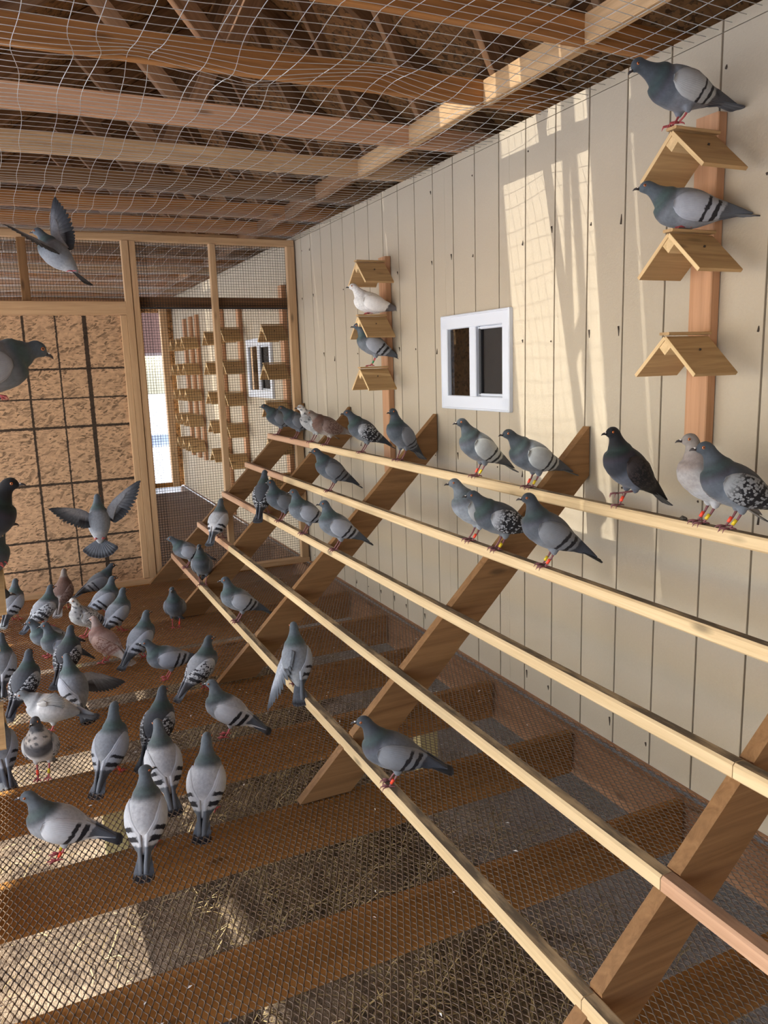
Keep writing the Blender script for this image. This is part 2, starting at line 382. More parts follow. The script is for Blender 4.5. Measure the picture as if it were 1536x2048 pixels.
def cloth(x0, x1, z0, z1, yo, pitch=.0195):
    ls = []; r = .0012
    for x in np.arange(x0, x1, pitch): ls.append([(x, YP+yo, z0), (x+.002, YP+yo, (z0+z1)/2), (x, YP+yo, z1)])
    for z in np.arange(z0, z1, pitch): ls.append([(x0, YP+yo+.002, z), (x1, YP+yo+.002, z)])
    o = tubes('hardware_cloth', ls, r, 'cloth', wp, 3); tag(o, kind='stuff')
cloth(.84, 2.05, .03, 2.5, .032); cloth(-.27, .84, 1.98, 2.5, .032)
# overlapping strips of hardware cloth
cloth(.86, 2.04, 1.985, 2.035, .037); cloth(.885, .97, .03, 2.45, .040)
door = empty('door_1'); tag(door, kind='structure')
d = board('door_panel', (0, 0, 0), (0, 0, 1), 1, 1, (0, 1, 0), 'osbl', door); D.objects.remove(d)
vs = [(-.26, YP-.005, .045), (.745, YP-.005, .045), (.745, YP-.005, 1.945), (-.26, YP-.005, 1.945)]; vs += [(x, y+.011, z) for x, y, z in vs]
mesh('door_panel', vs, [(0, 1, 2, 3), (7, 6, 5, 4), (0, 4, 5, 1), (1, 5, 6, 2), (2, 6, 7, 3), (3, 7, 4, 0)], 'osbl', door)
board('door_stile', (.768, YP, .045), (.768, YP, 1.945), .045, .05, (1, 0, 0), 'stud', door)
# ================================================================ WINDOWS
def window(name, y0, y1, z0, z1):
    w = empty(name, (0, 0, 0)); tag(w, kind='structure')
    def fr(a, b, c, d, wd, th=.030, nm='frame', m='vinyl', x=XW-.003): board(nm, (x, a, b), (x, c, d), wd, th, (0, 0, 1) if a != c else (0, 1, 0), m, w, .004)
    e = .055
    fr(y0-.02, z1-e/2+.015, y1+.02, z1-e/2+.015, e+.01); fr(y0-.02, z0+e/2-.015, y1+.02, z0+e/2-.015, e+.01)
    fr(y0+e/2-.02, z0, y0+e/2-.02, z1, e); fr(y1-e/2+.02, z0, y1-e/2+.02, z1, e)
    # outer flange
    fr(y0-.022, z1+.018, y1+.022, z1+.018, .012, .036, 'flange'); fr(y0-.022, z0-.018, y1+.022, z0-.018, .012, .036, 'flange')
    fr(y0-.02, z0-.02, y0-.02, z1+.02, .012, .036, 'flange'); fr(y1+.02, z0-.02, y1+.02, z1+.02, .012, .036, 'flange')
    ym = (y0+y1)/2+.01
    fr(ym, z0+.03, ym, z1-.03, .06, .024, 'mullion')
    # sliding sash on the near side: thin grey frame set back
    a, b = y0+.035, ym-.03; zz0, zz1 = z0+.045, z1-.045
    for p in ((a+.006, zz0, a+.006, zz1), (b-.012, zz0, b-.012, zz1)): fr(*p, .016, .02, 'sash', 'dark', XW+.01)
    for p in ((a, zz0+.006, b, zz0+.006), (a, zz1-.006, b, zz1-.006)): fr(*p, .014, .02, 'sash', 'vinyl', XW+.01)
    board('screen', (XW+.02, (a+b)/2, zz0), (XW+.02, (a+b)/2, zz1), b-a, .001, (0, 1, 0), 'screen', w, .0002)
    board('pane', (XW+.03, (a+b)/2, zz0), (XW+.03, (a+b)/2, zz1), b-a, .003, (0, 1, 0), 'glass', w, .0005)
    a, b = ym+.03, y1-.035
    board('pane', (XW+.004, (a+b)/2, zz0), (XW+.004, (a+b)/2, zz1), b-a, .003, (0, 1, 0), 'glass', w, .0005)
window('window_1', WY0, WY1, WZ0, WZ1); window('window_2', *W2)
for yy in (3.05, 3.62, 3.95, 4.4, 7.5): 
    o = board('interior_stud', (2.95, yy, 0), (2.95, yy, 2.55), .09, .038, (1, 0, 0), 'joist'); tag(o, kind='structure')
# ================================================================ ROOST RACK
rack = empty('roost_rack', (0, 0, 0)); tag(rack, 'sloping pine roosting rack of five long poles on slanted boards against the beige wall', 'perch rack')
PS = [(1.755, 1.018), (1.562, .810), (1.370, .600), (1.166, .387), (.955, .170)]
def bracket(yc):
    c0 = .775; z0 = .004; poly = [(c0+z0, z0)]
    for x0, q in reversed(PS):
        x1 = x0+.038
        if x1-q > c0+.002:
            if x0-q > c0: poly += [(x0, x0-c0), (x0, q)]
            else: poly += [(q+c0, q)]
            poly += [(x1, q), (x1, max(x1-c0, q+.002))]
    poly += [(2.052, 2.052-c0), (2.055, 1.082), (c0+.198+z0, z0)]
    return prism('support_board', poly, yc-.019, yc+.019, 'support', rack)
BY = [1.14, 2.482, 3.725, 4.92, 5.845]
for yc in BY: bracket(yc)
for i, (x, z) in enumerate(PS):
    cuts = [(-.3, 1.139, 'perch_pink' if i == 3 else 'perch'), (1.1415, 4.919 if i else 4.919, 'perch'), (4.9215, 5.87, 'perch_pink')]
    if i == 2: cuts = [(-.3, 1.139, 'perch'), (1.1415, 4.95, 'perch'), (4.9525, 5.87, 'perch_pink')]
    for a, b, m in cuts:
        board('pole', (x+.0195, a, z+.019), (x+.0195, b, z+.019), .041, .040, (0, 0, 1), m, rack, .006)
nl = []
for x, z in PS:
    for yc in BY:
        for dy in (-.012, .014): nl.append(([(x+.019, yc+dy, z+.030), (x+.019, yc+dy, z+.0386)], .0032))
tag(tubes('screw', nl, .003, 'nail', rack, 6), kind='stuff')
# ================================================================ PERCH TOWERS
def v_perch(tower, y, zr, xw, sg, depth=.175, hw=.127, drop=.120):
    """inverted-V plywood perch; sg=-1 sticks out towards -X"""
    h = empty('v_perch', (0, 0, 0), tower); xf = xw+sg*depth; xm = (xw+xf)/2
    for s in (-1, 1):
        n = V((0, s*hw, -drop)).normalized(); off = V((0, s*drop, hw)).normalized()*(-.006)
        a = V((xw, y, zr)) + off + n*.006; b = a+n*(V((0, hw, drop)).length-.006)
        x0, x1 = min(xw, xf), max(xw, xf)
        # grain runs along the ridge
        board('side_panel', (x0, (a.y+b.y)/2, (a.z+b.z)/2), (x1, (a.y+b.y)/2, (a.z+b.z)/2), (b-a).length, .012, n, 'ply', h, .0012)
        board('front_edge', (xf+sg*.0008, a.y, a.z), (xf+sg*.0008, b.y, b.z), .0016, .0118, (1, 0, 0), 'plyedge', h, .0003)
    board('ridge_cap', (min(xw, xf)-.004*(sg < 0), y, zr+.003), (max(xw, xf)+.004*(sg > 0), y, zr+.003), .040, .009, (0, 1, 0), 'ply', h, .002)
    c = .027; vs = [(xf-sg*.001, y, zr-.008), (xf-sg*.001, y+c, zr-.008-c), (xf-sg*.001, y, zr-.008-2*c), (xf-sg*.001, y-c, zr-.008-c)]
    vs = vs+[(x-sg*(depth-.01), yy, z) for x, yy, z in vs]
    o = mesh('end_block', vs, [(0, 1, 2, 3), (7, 6, 5, 4), (0, 4, 5, 1), (1, 5, 6, 2), (2, 6, 7, 3), (3, 7, 4, 0)], 'plyedge', h)
    tubes('screw', [([(xm, y-hw*.45, zr-drop*.45+.004), (xm, y-hw*.47, zr-drop*.45+.009)], .0035)], .0035, 'nail', h, 6)
def tower(y, zs, z0, z1, xw, sg, label, group=None, bo=.036):
    t = empty('perch_tower', (0, 0, 0)); tag(t, label, 'perch tower', group)
    xc = xw+sg*.020
    board('back_board', (xc, y+bo, z0), (xc, y+bo, z1), .09, .038, (0, 1, 0), 'backboard', t)
    for zr in zs:
        if isinstance(zr, tuple): v_perch(t, y, zr[0], xw+sg*.040, sg, zr[1])
        else: v_perch(t, y, zr, xw+sg*.040, sg)
    return t
tower(1.868, (2.196, 1.908, 1.604), 1.25, 2.262, XW, -1, 'tower of three inverted-V plywood perches on the right wall nearest the camera')
tower(4.24, (2.127, 1.827, 1.531), .9, 2.16, XW, -1, 'tower of three small plywood perches on the wall left of the window')
GZ = (1.94, 1.64, 1.34, 1.04, .74)
for i, (yy, lab) in enumerate(((6.16, 'perch tower just behind the mesh partition, rightmost of those beyond it'), (7.5, 'perch tower seen through the mesh left of the far window'),
     (8.2, 'sunlit perch tower beyond the mesh with a wide brown back board'), (9.38, 'perch tower beyond the mesh, right one of the three overlapping near the open doorway'),
     (9.72, 'perch tower beyond the mesh, middle one of the three overlapping near the open doorway'), (10.09, 'perch tower beyond the mesh nearest the open doorway'))):
    tower(yy, [z-.05 for z in GZ] if i == 0 else GZ, .0+.02 if i == 2 else .5, 2.2, XW, -1, lab, 'perch towers beyond the mesh partition')
tower(3.15, ((.92, .12), (.62, .095), (.32, .085)), .02, 1.3, XL, 1, 'plywood perch tower at the left edge in front of the panel')
tower(2.02, ((1.48, .17),), .02, 1.6, XL, 1, 'plywood perch at the left edge carrying the large grey pigeon')
tower(2.56, (1.22, (.99, .16), (.85, .12), (.60, .09)), .02, 1.4, XL, 1, 'plywood perches at the left edge under the black and slate pigeons')
# ================================================================ GROUND LITTER
def straw():
    n = 9000; co = []; qd = []
    x = RNG.uniform(-.3, 2.0, n*3); y = RNG.uniform(.6, 5.8, n*3)
    dens = np.clip(.25+.9*np.exp(-((x-1.05)/.55)**2)+.25*np.sin(x*5+y*3)*np.sin(y*4), 0, 1); keep = RNG.random(n*3) < dens
    x = x[keep][:n]; y = y[keep][:n]; n = len(x)
    L = RNG.uniform(.06, .26, n)*(.6+.7*np.exp(-((x-1.1)/.5)**2)); az = RNG.uniform(0, 6.283, n); el = RNG.uniform(0.05, 1.25, n)
    w = RNG.uniform(.0008, .002, n); segs = 4; base = 0
    P = np.stack([x, y, np.full(n, -.615)], 1)
    perp = np.stack([-np.sin(az), np.cos(az), np.zeros(n)], 1)*w[:, None]; rows = []
    for i in range(segs+1):
        rows.append(np.stack([P-perp, P+perp+np.array([0, 0, .001])], 1)); st = (L/segs)[:, None]
        P = P+np.stack([np.cos(az)*np.cos(el), np.sin(az)*np.cos(el), np.sin(el)], 1)*st
        el = el-RNG.uniform(-.1, .55, n); az = az+RNG.normal(0, .25, n)
        P[:, 2] = np.maximum(P[:, 2], -.615)
    A = np.stack(rows, 1).reshape(-1, 3); b = np.arange(n)[:, None]*(segs+1)*2
    q = np.concatenate([np.stack([b[:, 0]+2*i, b[:, 0]+2*i+1, b[:, 0]+2*i+3, b[:, 0]+2*i+2], 1) for i in range(segs)])
    o = npmesh('dry_grass', A, q, 'straw'); tag(o, 'dry tangled grass and straw on the soil under the mesh floor', 'dry grass', kind='stuff')
straw()
MT['rockp'] = plain('pale_rock', (214, 206, 196), .9); MT['rockd'] = plain('dark_rock', (58, 54, 54), .8)
for i in range(16):
    x, y = RNG.uniform(-.25, .75), RNG.uniform(1.3, 2.4); s = RNG.uniform(.025, .07)
    bm = bmesh.new(); bmesh.ops.create_icosphere(bm, subdivisions=2, radius=s)
    for v in bm.verts: v.co *= 1+RNG.uniform(-.22, .22); v.co.z *= .6
    me = D.meshes.new('rock'); bm.to_mesh(me); bm.free(); dk = i % 2; me.materials.append(MT['rockd' if dk else 'rockp'])
    o = D.objects.new('rock', me); link(o); o.location = (x, y, -.62+s*.35)
    tag(o, 'dark lump of soil or rock lying under the mesh floor' if dk else 'pale stone lying under the mesh floor at bottom left', 'rock', 'dark lumps under the floor' if dk else 'pale stones under the floor')
fv, ff = [], []
for i in range(150):
    x, y = RNG.uniform(.1, 2.0), RNG.uniform(1.2, 5.6); a = RNG.uniform(0, 6.28); L = RNG.uniform(.003, .009); w = L*.4
    b = len(fv); c, s = math.cos(a), math.sin(a)
    for u, v, z in ((-L, 0, .0035), (0, w, .006), (L, 0, .004), (0, -w, .005)): fv.append((x+u*c-v*s, y+u*s+v*c, z))
    ff.append((b, b+1, b+2, b+3))
o = mesh('loose_feather', fv, ff, 'feather'); tag(o, 'scattered white downy feathers lying on the mesh floor', 'feathers', kind='stuff')
for i, (yy, s) in enumerate(((1.62, .008), (1.70, .011))):
    bm = bmesh.new(); bmesh.ops.create_icosphere(bm, subdivisions=2, radius=s)
    for v in bm.verts: v.co *= 1+RNG.uniform(-.3, .3); v.co.z *= .55
    me = D.meshes.new('dropping'); bm.to_mesh(me); bm.free(); me.materials.append(MT['dirt'])
    o = D.objects.new('dropping', me); link(o); o.location = (1.774, yy, 1.058+s*.4)
    tag(o, ('larger dark dropping on the highest pole, nearer the black pigeon', 'small dark dropping on the highest pole, nearer the fawn pigeon')[1-i], 'dropping', 'droppings on the highest pole')
# outbuilding seen through the far doorway
bn = empty('shed', (2.6, 26, 0)); tag(bn, 'dark brown shed outside seen through the far doorway across the snow', 'shed')
def shedbox(nm, x0, x1, y0, y1, z0, z1, m): 
    vs = [(x, y, z) for x in (x0, x1) for y in (y0, y1) for z in (z0, z1)]
    mesh(nm, vs, [(0, 1, 3, 2), (4, 6, 7, 5), (0, 4, 5, 1), (2, 3, 7, 6), (1, 5, 7, 3), (0, 2, 6, 4)], m, bn)
shedbox('shed_wall', -6, 6, 0, 4, 2.2, 4.6, 'barn'); shedbox('shed_roof', -6.4, 6.4, -.5, 4.4, 4.6, 4.8, 'dark')
for x in (-5.5, 0, 5.5): shedbox('shed_post', x-.1, x+.1, 0, .2, -.62, 2.2, 'barn')
# ================================================================ PIGEONS
def plum():
    s = N('plumage', .75, .25); at = s.n('VertexColor'); at.layer_name = 'Col'
    nz = s.noise(s.coord((1,1,1), rnd=4), 90, 3); c = s.mix(s.step(nz, .3, .7, 0, .28), at.outputs[0], (.02, .02, .025), 'MIX')
    s.col(c); s.b.inputs['Sheen Weight'].default_value = .12; s.bump(nz, .35, .002); return s.m
MT['plum'] = plum()
def wingmat(name, base, bar, prim, chk=0.0, barw=1.0, chkcol=None, edge=None):
    s = N('wing_'+name, .65, .3); tc = s.n('UVMap'); sx = s.n('SeparateXYZ'); s.l(tc.outputs[0], sx.inputs[0]); u, v = sx.outputs[0], sx.outputs[1]
    mp = s.n('Mapping'); mp.inputs['Scale'].default_value = (3, 2, 1); s.l(tc.outputs[0], mp.inputs[0])
    ob = s.coord((1,1,1), rnd=6); nz = s.noise(ob, 60, 3)
    a = s.math('ADD', s.math('MULTIPLY_ADD', v, -.09, u), s.step(nz, 0, 1, -.035, .035))
    L = lin(base); c = s.mix(s.step(nz, .35, .7, 0, .5), L, tuple(x*.78 for x in L))
    if chk:
        m2 = s.n('Mapping'); m2.inputs['Scale'].default_value = (30, 12, 1); m2.inputs['Rotation'].default_value = (0, 0, .35); s.l(tc.outputs[0], m2.inputs[0])
        vo = s.n('TexVoronoi'); vo.inputs['Scale'].default_value = 1; s.l(m2.outputs[0], vo.inputs['Vector'])
        k = s.step(vo.outputs['Distance'], .74-.42*chk, .80-.42*chk, 0, 1)
        k = s.math('MULTIPLY', k, s.math('MULTIPLY', s.step(u, .06, .2), s.step(a, .60, .56)))
        c = s.mix(k, c, lin(chkcol or bar))
    if barw:
        m = None
        for p, w in ((.37, .022*barw), (.50, .030*barw)):
            e = s.math('ABSOLUTE', s.math('SUBTRACT', a, p)); k = s.step(e, w*.8, w*.8+.012, 1, 0); m = k if m is None else s.math('MAXIMUM', m, k)
        m = s.math('MULTIPLY', m, s.step(v, .97, .9)); c = s.mix(m, c, lin(bar))
    pm = s.step(a, .575, .60); wv = s.n('TexWave'); wv.bands_direction = 'Y'; wv.inputs['Scale'].default_value = 5; wv.inputs['Distortion'].default_value = .6; s.l(tc.outputs[0], wv.inputs[0])
    pc = s.mix(s.step(wv.outputs[1], .2, .9), lin(prim), tuple(x*.5 for x in lin(prim)))
    c = s.mix(pm, c, pc)
    if edge: c = s.mix(s.math('MULTIPLY', s.step(a, .54, .58), s.step(v, .36, .30)), c, lin(edge))
    s.col(c); s.bump(s.math('ADD', nz, wv.outputs[1]), .25, .0015); return s.m
TY_ = {  # head, neck, breast, mantle, belly, rump, tail ; wing args
 'bar': ((84,94,104),(74,88,92),(112,120,130),(128,134,144),(132,138,148),(150,154,160),(96,102,112),((158,164,176),(36,36,42),(92,98,108))),
 'brw': ((90,98,106),(80,88,92),(140,144,150),(176,178,184),(176,178,184),(222,222,224),(92,98,108),((186,189,196),(36,36,42),(100,106,116),0,1.25,None,(214,214,216))),
 'dbr': ((62,68,76),(60,68,74),(88,94,104),(96,100,108),(124,130,140),(100,104,112),(58,62,70),((122,126,134),(30,30,36),(70,74,84),0,1.1)),
 'drk': ((66,74,82),(58,70,76),(82,90,100),(90,96,104),(104,110,120),(92,98,106),(60,64,72),((112,116,124),(34,34,40),(66,70,78),0,.7)),
 'chk': ((70,78,88),(58,70,72),(86,94,104),(70,74,82),(120,126,134),(90,94,102),(62,66,74),((166,170,178),(30,30,36),(62,64,72),.72,1.1)),
 'chl': ((72,80,88),(62,74,76),(110,116,124),(140,144,152),(140,146,154),(150,154,160),(92,98,106),((178,182,190),(44,44,50),(96,100,110),.35,1.2)),
 'lch': ((70,78,88),(54,60,68),(86,94,106),(62,66,74),(116,124,136),(90,94,102),(46,48,54),((140,144,150),(28,28,34),(50,52,58),.5,1.0)),
 'lwg': ((70,78,86),(60,68,74),(88,96,106),(120,126,132),(120,126,136),(110,114,122),(62,66,72),((164,168,170),(36,36,40),(84,86,92),0,.8)),
 'blk': ((26,27,32),(24,28,32),(44,48,58),(24,24,28),(92,98,112),(40,42,48),(34,36,42),((50,44,46),(20,20,24),(30,28,30),.6,1)),
 'brn': ((132,122,116),(104,78,68),(120,98,90),(112,88,80),(168,158,152),(196,192,190),(190,188,188),((132,112,106),(96,74,68),(150,142,140),.5,0,(100,78,72))),
 'red': ((150,132,128),(140,108,100),(160,136,130),(168,142,136),(186,172,168),(200,192,190),(196,190,188),((184,158,150),(140,104,96),(204,196,192),.35,.8)),
 'grz': ((214,212,210),(158,158,160),(172,174,176),(168,168,168),(184,186,188),(190,190,190),(160,162,166),((192,194,196),(70,70,76),(140,142,148),.3,.7)),
 'wht': ((110,116,122),(150,154,160),(186,190,196),(224,226,230),(196,200,206),(180,188,198),(116,126,138),((226,228,232),(96,100,108),(170,176,186),.15,.4)),
 'pie': ((84,86,92),(190,186,184),(84,84,90),(110,112,118),(212,210,212),(150,152,158),(92,96,104),((176,178,182),(54,54,60),(110,112,118),.3,.6)),
 'pal': ((120,128,136),(108,114,122),(150,158,168),(148,150,154),(158,166,176),(150,154,160),(120,124,132),((166,168,170),(40,40,46),(128,130,136),0,.8)),
 'fwn': ((146,138,134),(148,136,132),(168,164,164),(150,144,140),(180,182,188),(170,168,168),(140,136,134),((164,158,156),(96,86,84),(140,134,132),.3,.5)),
 'whb': ((236,236,236),(238,238,238),(240,240,240),(238,238,238),(236,236,238),(232,232,232),(120,116,118),((240,240,240),(110,104,106),(120,116,118),.0,.0)),
}
WM = {k: wingmat(k, *v[7]) for k, v in TY_.items()}
MT['beak'] = plain('beak_horn', (62, 58, 60), .4); MT['cere'] = plain('cere_white', (226, 222, 220), .7); MT['pupil'] = plain('pupil', (8, 8, 8), .1, .8)
MT['iris'] = plain('iris_orange', (206, 112, 48), .2, .7); MT['skin'] = plain('pink_leg_skin', (178, 84, 88), .55); MT['skind'] = plain('dusky_leg_skin', (132, 84, 88), .55)
BAND = {'r': plain('red_ring', (238, 76, 50), .4), 'y': plain('yellow_ring', (214, 186, 40), .4), 'g': plain('green_ring', (70, 150, 100), .4)}
def uvs(n=12, m=8):
    vs = [(0, 0, 1)]+[(math.sin(math.pi*i/m)*math.cos(2*math.pi*j/n), math.sin(math.pi*i/m)*math.sin(2*math.pi*j/n), math.cos(math.pi*i/m)) for i in range(1, m) for j in range(n)]+[(0, 0, -1)]
    fs = [(0, 1+j, 1+(j+1) % n) for j in range(n)]
    for i in range(m-2): fs += [(1+i*n+j, 1+(i+1)*n+j, 1+(i+1)*n+(j+1) % n, 1+i*n+(j+1) % n) for j in range(n)]
    L = len(vs)-1; fs += [(L, 1+(m-2)*n+(j+1) % n, 1+(m-2)*n+j) for j in range(n)]
    return np.array(vs), fs
SV, SF = uvs()
def small(name, mat, shape):
    me = D.meshes.new(name); me.from_pydata([tuple(v) for v in SV*np.array(shape)], [], SF); me.materials.append(MT[mat]); me.shade_smooth(); return me
EYE = small('eye', 'iris', (.0040, .0022, .0040)); PUP = small('pupil', 'pupil', (.0023, .0012, .0023)); CER = small('cere', 'cere', (.0042, .0040, .0026))
PINK = small('bud', 'skin', (.002, .002, .002))
_v, _f = tube_arrays([(0, 0, 0), (.007, 0, .0004), (.013, 0, -.0006), (.0175, 0, -.0035)], [.0036, .0030, .0022, .0006], 8); BEAK = D.meshes.new('beak'); BEAK.from_pydata([(v[0]*1.05, v[1]*1.3, v[2]*1.35) for v in _v], [], _f); BEAK.materials.append(MT['beak']); BEAK.shade_smooth()
def setcol(me, cols):
    ca = me.color_attributes.new('Col', 'FLOAT_COLOR', 'POINT'); ca.data.foreach_set('color', np.ascontiguousarray(cols, np.float32).ravel())
def lc(c): return np.array(lin(c))
def smooth(a, b, x): t = np.clip((x-a)/(b-a), 0, 1); return t*t*(3-2*t)
dg_tmp = D.collections.new('work')
def pigeon(px, py, pz, yaw, typ, label, group, p=25, n=78, L=.055, hy=0, hp=0, h0=None, bands=(None, None), spreadR=None, spreadL=None, straw=0, lift=0, fly=False, tailfan=0, sc=1.0):
    T = TY_[typ]; pr, nr = math.radians(p), math.radians(n)
    if h0 is None: h0 = .108+.02*math.sin(pr)
    if n < p+10: n = p+10; nr = math.radians(n)
    a = np.array([math.cos(pr), 0, math.sin(pr)]); c = np.array([-math.sin(pr), 0, math.cos(pr)]); B = np.array([-.012-.02*math.sin(pr), 0, h0])
    root = empty('pigeon', (px, py, pz)); root.rotation_euler = (0, 0, math.radians(yaw)); root.scale = (sc,)*3; tag(root, label, 'pigeon', group)
    st = [(-.118, .009, .008), (-.10, .021, .018), (-.076, .036, .031), (-.048, .050, .044), (-.02, .059, .055), (.01, .062, .060), (.038, .059, .059), (.058, .051, .053)]
    cen = [B+a*s for s, _, _ in st]; wid = [w for _, w, _ in st]; hei = [h for _, _, h in st]
    nd = np.array([math.cos(nr), 0, math.sin(nr)]); N0 = B+a*.060+c*.012
    for d, w, h in ((.018, .042, .045), (.034, .032, .035), (.052, .0245, .026), (L+.012, .0195, .021), (L+.026, .0185, .0195)): cen.append(N0+nd*d); wid.append(w); hei.append(h)
    H = N0+nd*(L+.026)+np.array([.007, 0, .002])
    hd = np.array([math.cos(math.radians(hy))*math.cos(math.radians(hp)), math.sin(math.radians(hy))*math.cos(math.radians(hp)), math.sin(math.radians(hp))])
    # resample the rings
    cen = np.array(cen); t = np.arange(len(cen)); tt = np.linspace(0, len(cen)-1, 46)
    def cr(y):
        y = np.asarray(y, float); out = []
        for q in tt:
            i = min(int(q), len(y)-2); f = q-i; p0, p1, p2, p3 = y[max(i-1, 0)], y[i], y[i+1], y[min(i+2, len(y)-1)]
            out.append(.5*((2*p1)+(-p0+p2)*f+(2*p0-5*p1+4*p2-p3)*f*f+(-p0+3*p1-3*p2+p3)*f**3))
        return np.array(out)
    cc, ww, hh = cr(cen), cr(wid), cr(hei); K = 20; vs = []; fs = []
    for i in range(len(cc)):
        d = cc[min(i+1, 45)]-cc[max(i-1, 0)]; d = d/np.linalg.norm(d); u = np.array([-d[2], 0, d[0]])
        for j in range(K):
            th = 2*math.pi*j/K; vs.append(cc[i]+np.array([0, 1, 0])*math.cos(th)*ww[i]+u*math.sin(th)*hh[i])
    for i in range(45):
        for j in range(K): fs.append((i*K+j, i*K+(j+1) % K, (i+1)*K+(j+1) % K, (i+1)*K+j))
    fs += [tuple(range(K-1, -1, -1)), tuple(45*K+j for j in range(K))]
    def add(center, axes, rad):
        b = len(vs); A = np.array(axes)
        for v in SV: vs.append(center+(v*np.array(rad)) @ A)
        fs.extend([tuple(b+i for i in f) for f in SF])
    left = np.array([-math.sin(math.radians(hy)), math.cos(math.radians(hy)), 0]); up = np.cross(hd, left)
    add(H, (hd, left, up), (.0240, .0180, .0196)); add(H+hd*.013-up*.003, (hd, left, up), (.0135, .0110, .0120))
    low = fly or h0 < .075
    if not low:
        for s in (-1, 1): add(B+a*-.012+np.array([.006, s*.024, -.040]), ((1, 0, 0), (0, 1, 0), (0, 0, 1)), (.017, .0135, .030))
    me = D.meshes.new('t'); me.from_pydata([tuple(v) for v in vs], [], fs); ob = D.objects.new('t', me); C.objects.link(ob)
    rm = ob.modifiers.new('r', 'REMESH'); rm.mode = 'VOXEL'; rm.voxel_size = .0044; sm = ob.modifiers.new('s', 'SMOOTH'); sm.iterations = 5; sm.factor = .5
    dg = bpy.context.evaluated_depsgraph_get(); body = D.meshes.new_from_object(ob.evaluated_get(dg)); D.objects.remove(ob); D.meshes.remove(me)
    body.name = 'body'; body.materials.clear(); body.materials.append(MT['plum']); body.shade_smooth()
    nv = len(body.vertices); co = np.empty(nv*3, np.float32); body.vertices.foreach_get('co', co); co = co.reshape(-1, 3)
    sa = (co-B) @ a; ta = (co-B) @ c; sn = (co-N0) @ nd; hdist = np.linalg.norm(co-H, axis=1)
    col = np.tile(lc(T[3]), (nv, 1))
    def bl(m, cl): nonlocal col; m = m[:, None]; col = col*(1-m)+lc(cl)*m
    bl(smooth(.012, -.02, ta), T[4]); bl(smooth(.02, .055, sa)*smooth(.03, -.01, ta), T[2])
    bl(smooth(-.045, -.075, sa), T[5]); bl(smooth(-.006, .016, sn)*smooth(.02, .04, sa+.4*ta), T[1]); bl(smooth(.038, .055, sn)*smooth(.03, .06, sa+.6*ta), T[0]); bl(smooth(.029, .023, hdist), T[0])
    if typ not in ('grz', 'wht', 'pie', 'whb', 'brn', 'red', 'fwn'):   # green and purple gloss on the neck
        m = np.exp(-((sn-.030)/.012)**2)*smooth(.03, .06, sa+.6*ta)*.2; bl(m, (58, 94, 84)); m = np.exp(-((sn-.006)/.010)**2)*smooth(.04, .06, sa)*.15; bl(m, (96, 76, 100))
    if typ in ('grz', 'pie'):
        q = np.sin(co[:, 0]*210+co[:, 1]*150)*np.sin(co[:, 2]*190+co[:, 1]*90); bl((q > .45)*.8*(sn > -.02), (70, 72, 78))
    setcol(body, np.concatenate([col, np.ones((nv, 1))], 1)); link(D.objects.new('body', body), root)
    # head furniture
    Rm = Matrix((V(hd), V(left), V(up))).transposed().to_4x4()
    def put(name, m, loc, par=root):
        o = D.objects.new(name, m); link(o, par); mm = Rm.copy(); mm.translation = V(loc); o.matrix_basis = mm; return o
    bk = put('beak', BEAK, H+hd*.0240-up*.003); o = D.objects.new('cere', CER); link(o, bk); o.location = (.0035, 0, .0032)
    for s in (-1, 1):
        ey = put('eye', EYE, H+hd*.0085+left*s*.0168+up*.003); o = D.objects.new('pupil', PUP); link(o, ey); o.location = (0, s*.0016, 0)
    if straw:
        tubes('straw', [[V(H+hd*.034-up*.004), V(H+hd*.045+left*.01-up*.02), V(H+hd*.04+left*.015-up*.04)]], .0012, 'straw', root, 4)
    # folded wings
    U = np.linspace(0, 1, 22); Wn = np.linspace(0, 1, 9)
    xs = [0, .06, .16, .3, .45, .6, .75, .88, 1]; top = np.interp(U, xs, [.012, .030, .041, .046, .042, .033, .023, .015, .006]); bot = np.interp(U, xs, [-.006, -.026, -.038, -.041, -.036, -.024, -.012, -.003, .002])
    for s in (-1, 1):
        sp = spreadL if s > 0 else spreadR
        if sp: spread(root, B, a, c, s, sp, T); continue
        vo, vi = [], []; uvv = []
        for i, u in enumerate(U):
            sx = .060-u*.236
            for v in Wn:
                tt_ = bot[i]+(top[i]-bot[i])*v
                if sx > -.10:
                    w = np.interp(sx, [q[0] for q in st], [q[1] for q in st]); h = np.interp(sx, [q[0] for q in st], [q[2] for q in st])
                    yb = w*math.sqrt(max(0.0, 1-min((tt_/(h*1.05))**2, 1.0))); yb = max(yb, .010)
                else: yb = np.interp(sx, [-.2, -.10], [.004, .017])*(1-.3*v)
                ed = math.sin(math.pi*min(max(v, .02), .98))**.4
                sh = math.sin(math.pi*min(u*1.6+.08, .5))
                P = B+a*sx+c*(tt_-.004*u)
                vo.append(P+np.array([0, s*(yb+.0015+.0062*ed*sh), 0])); vi.append(P+np.array([0, s*max(yb-.006, .001), 0])); uvv.append((u, v))
        n1 = len(vo); fsw = []; W_ = len(Wn)
        for i in range(len(U)-1):
            for j in range(W_-1):
                q = (i*W_+j, (i+1)*W_+j, (i+1)*W_+j+1, i*W_+j+1); fsw.append(q if s < 0 else q[::-1]); fsw.append(tuple(x+n1 for x in (q[::-1] if s < 0 else q)))
            for j in (0, W_-1):
                q = (i*W_+j, (i+1)*W_+j, (i+1)*W_+j+n1, i*W_+j+n1); fsw.append(q if (j > 0) == (s < 0) else q[::-1])
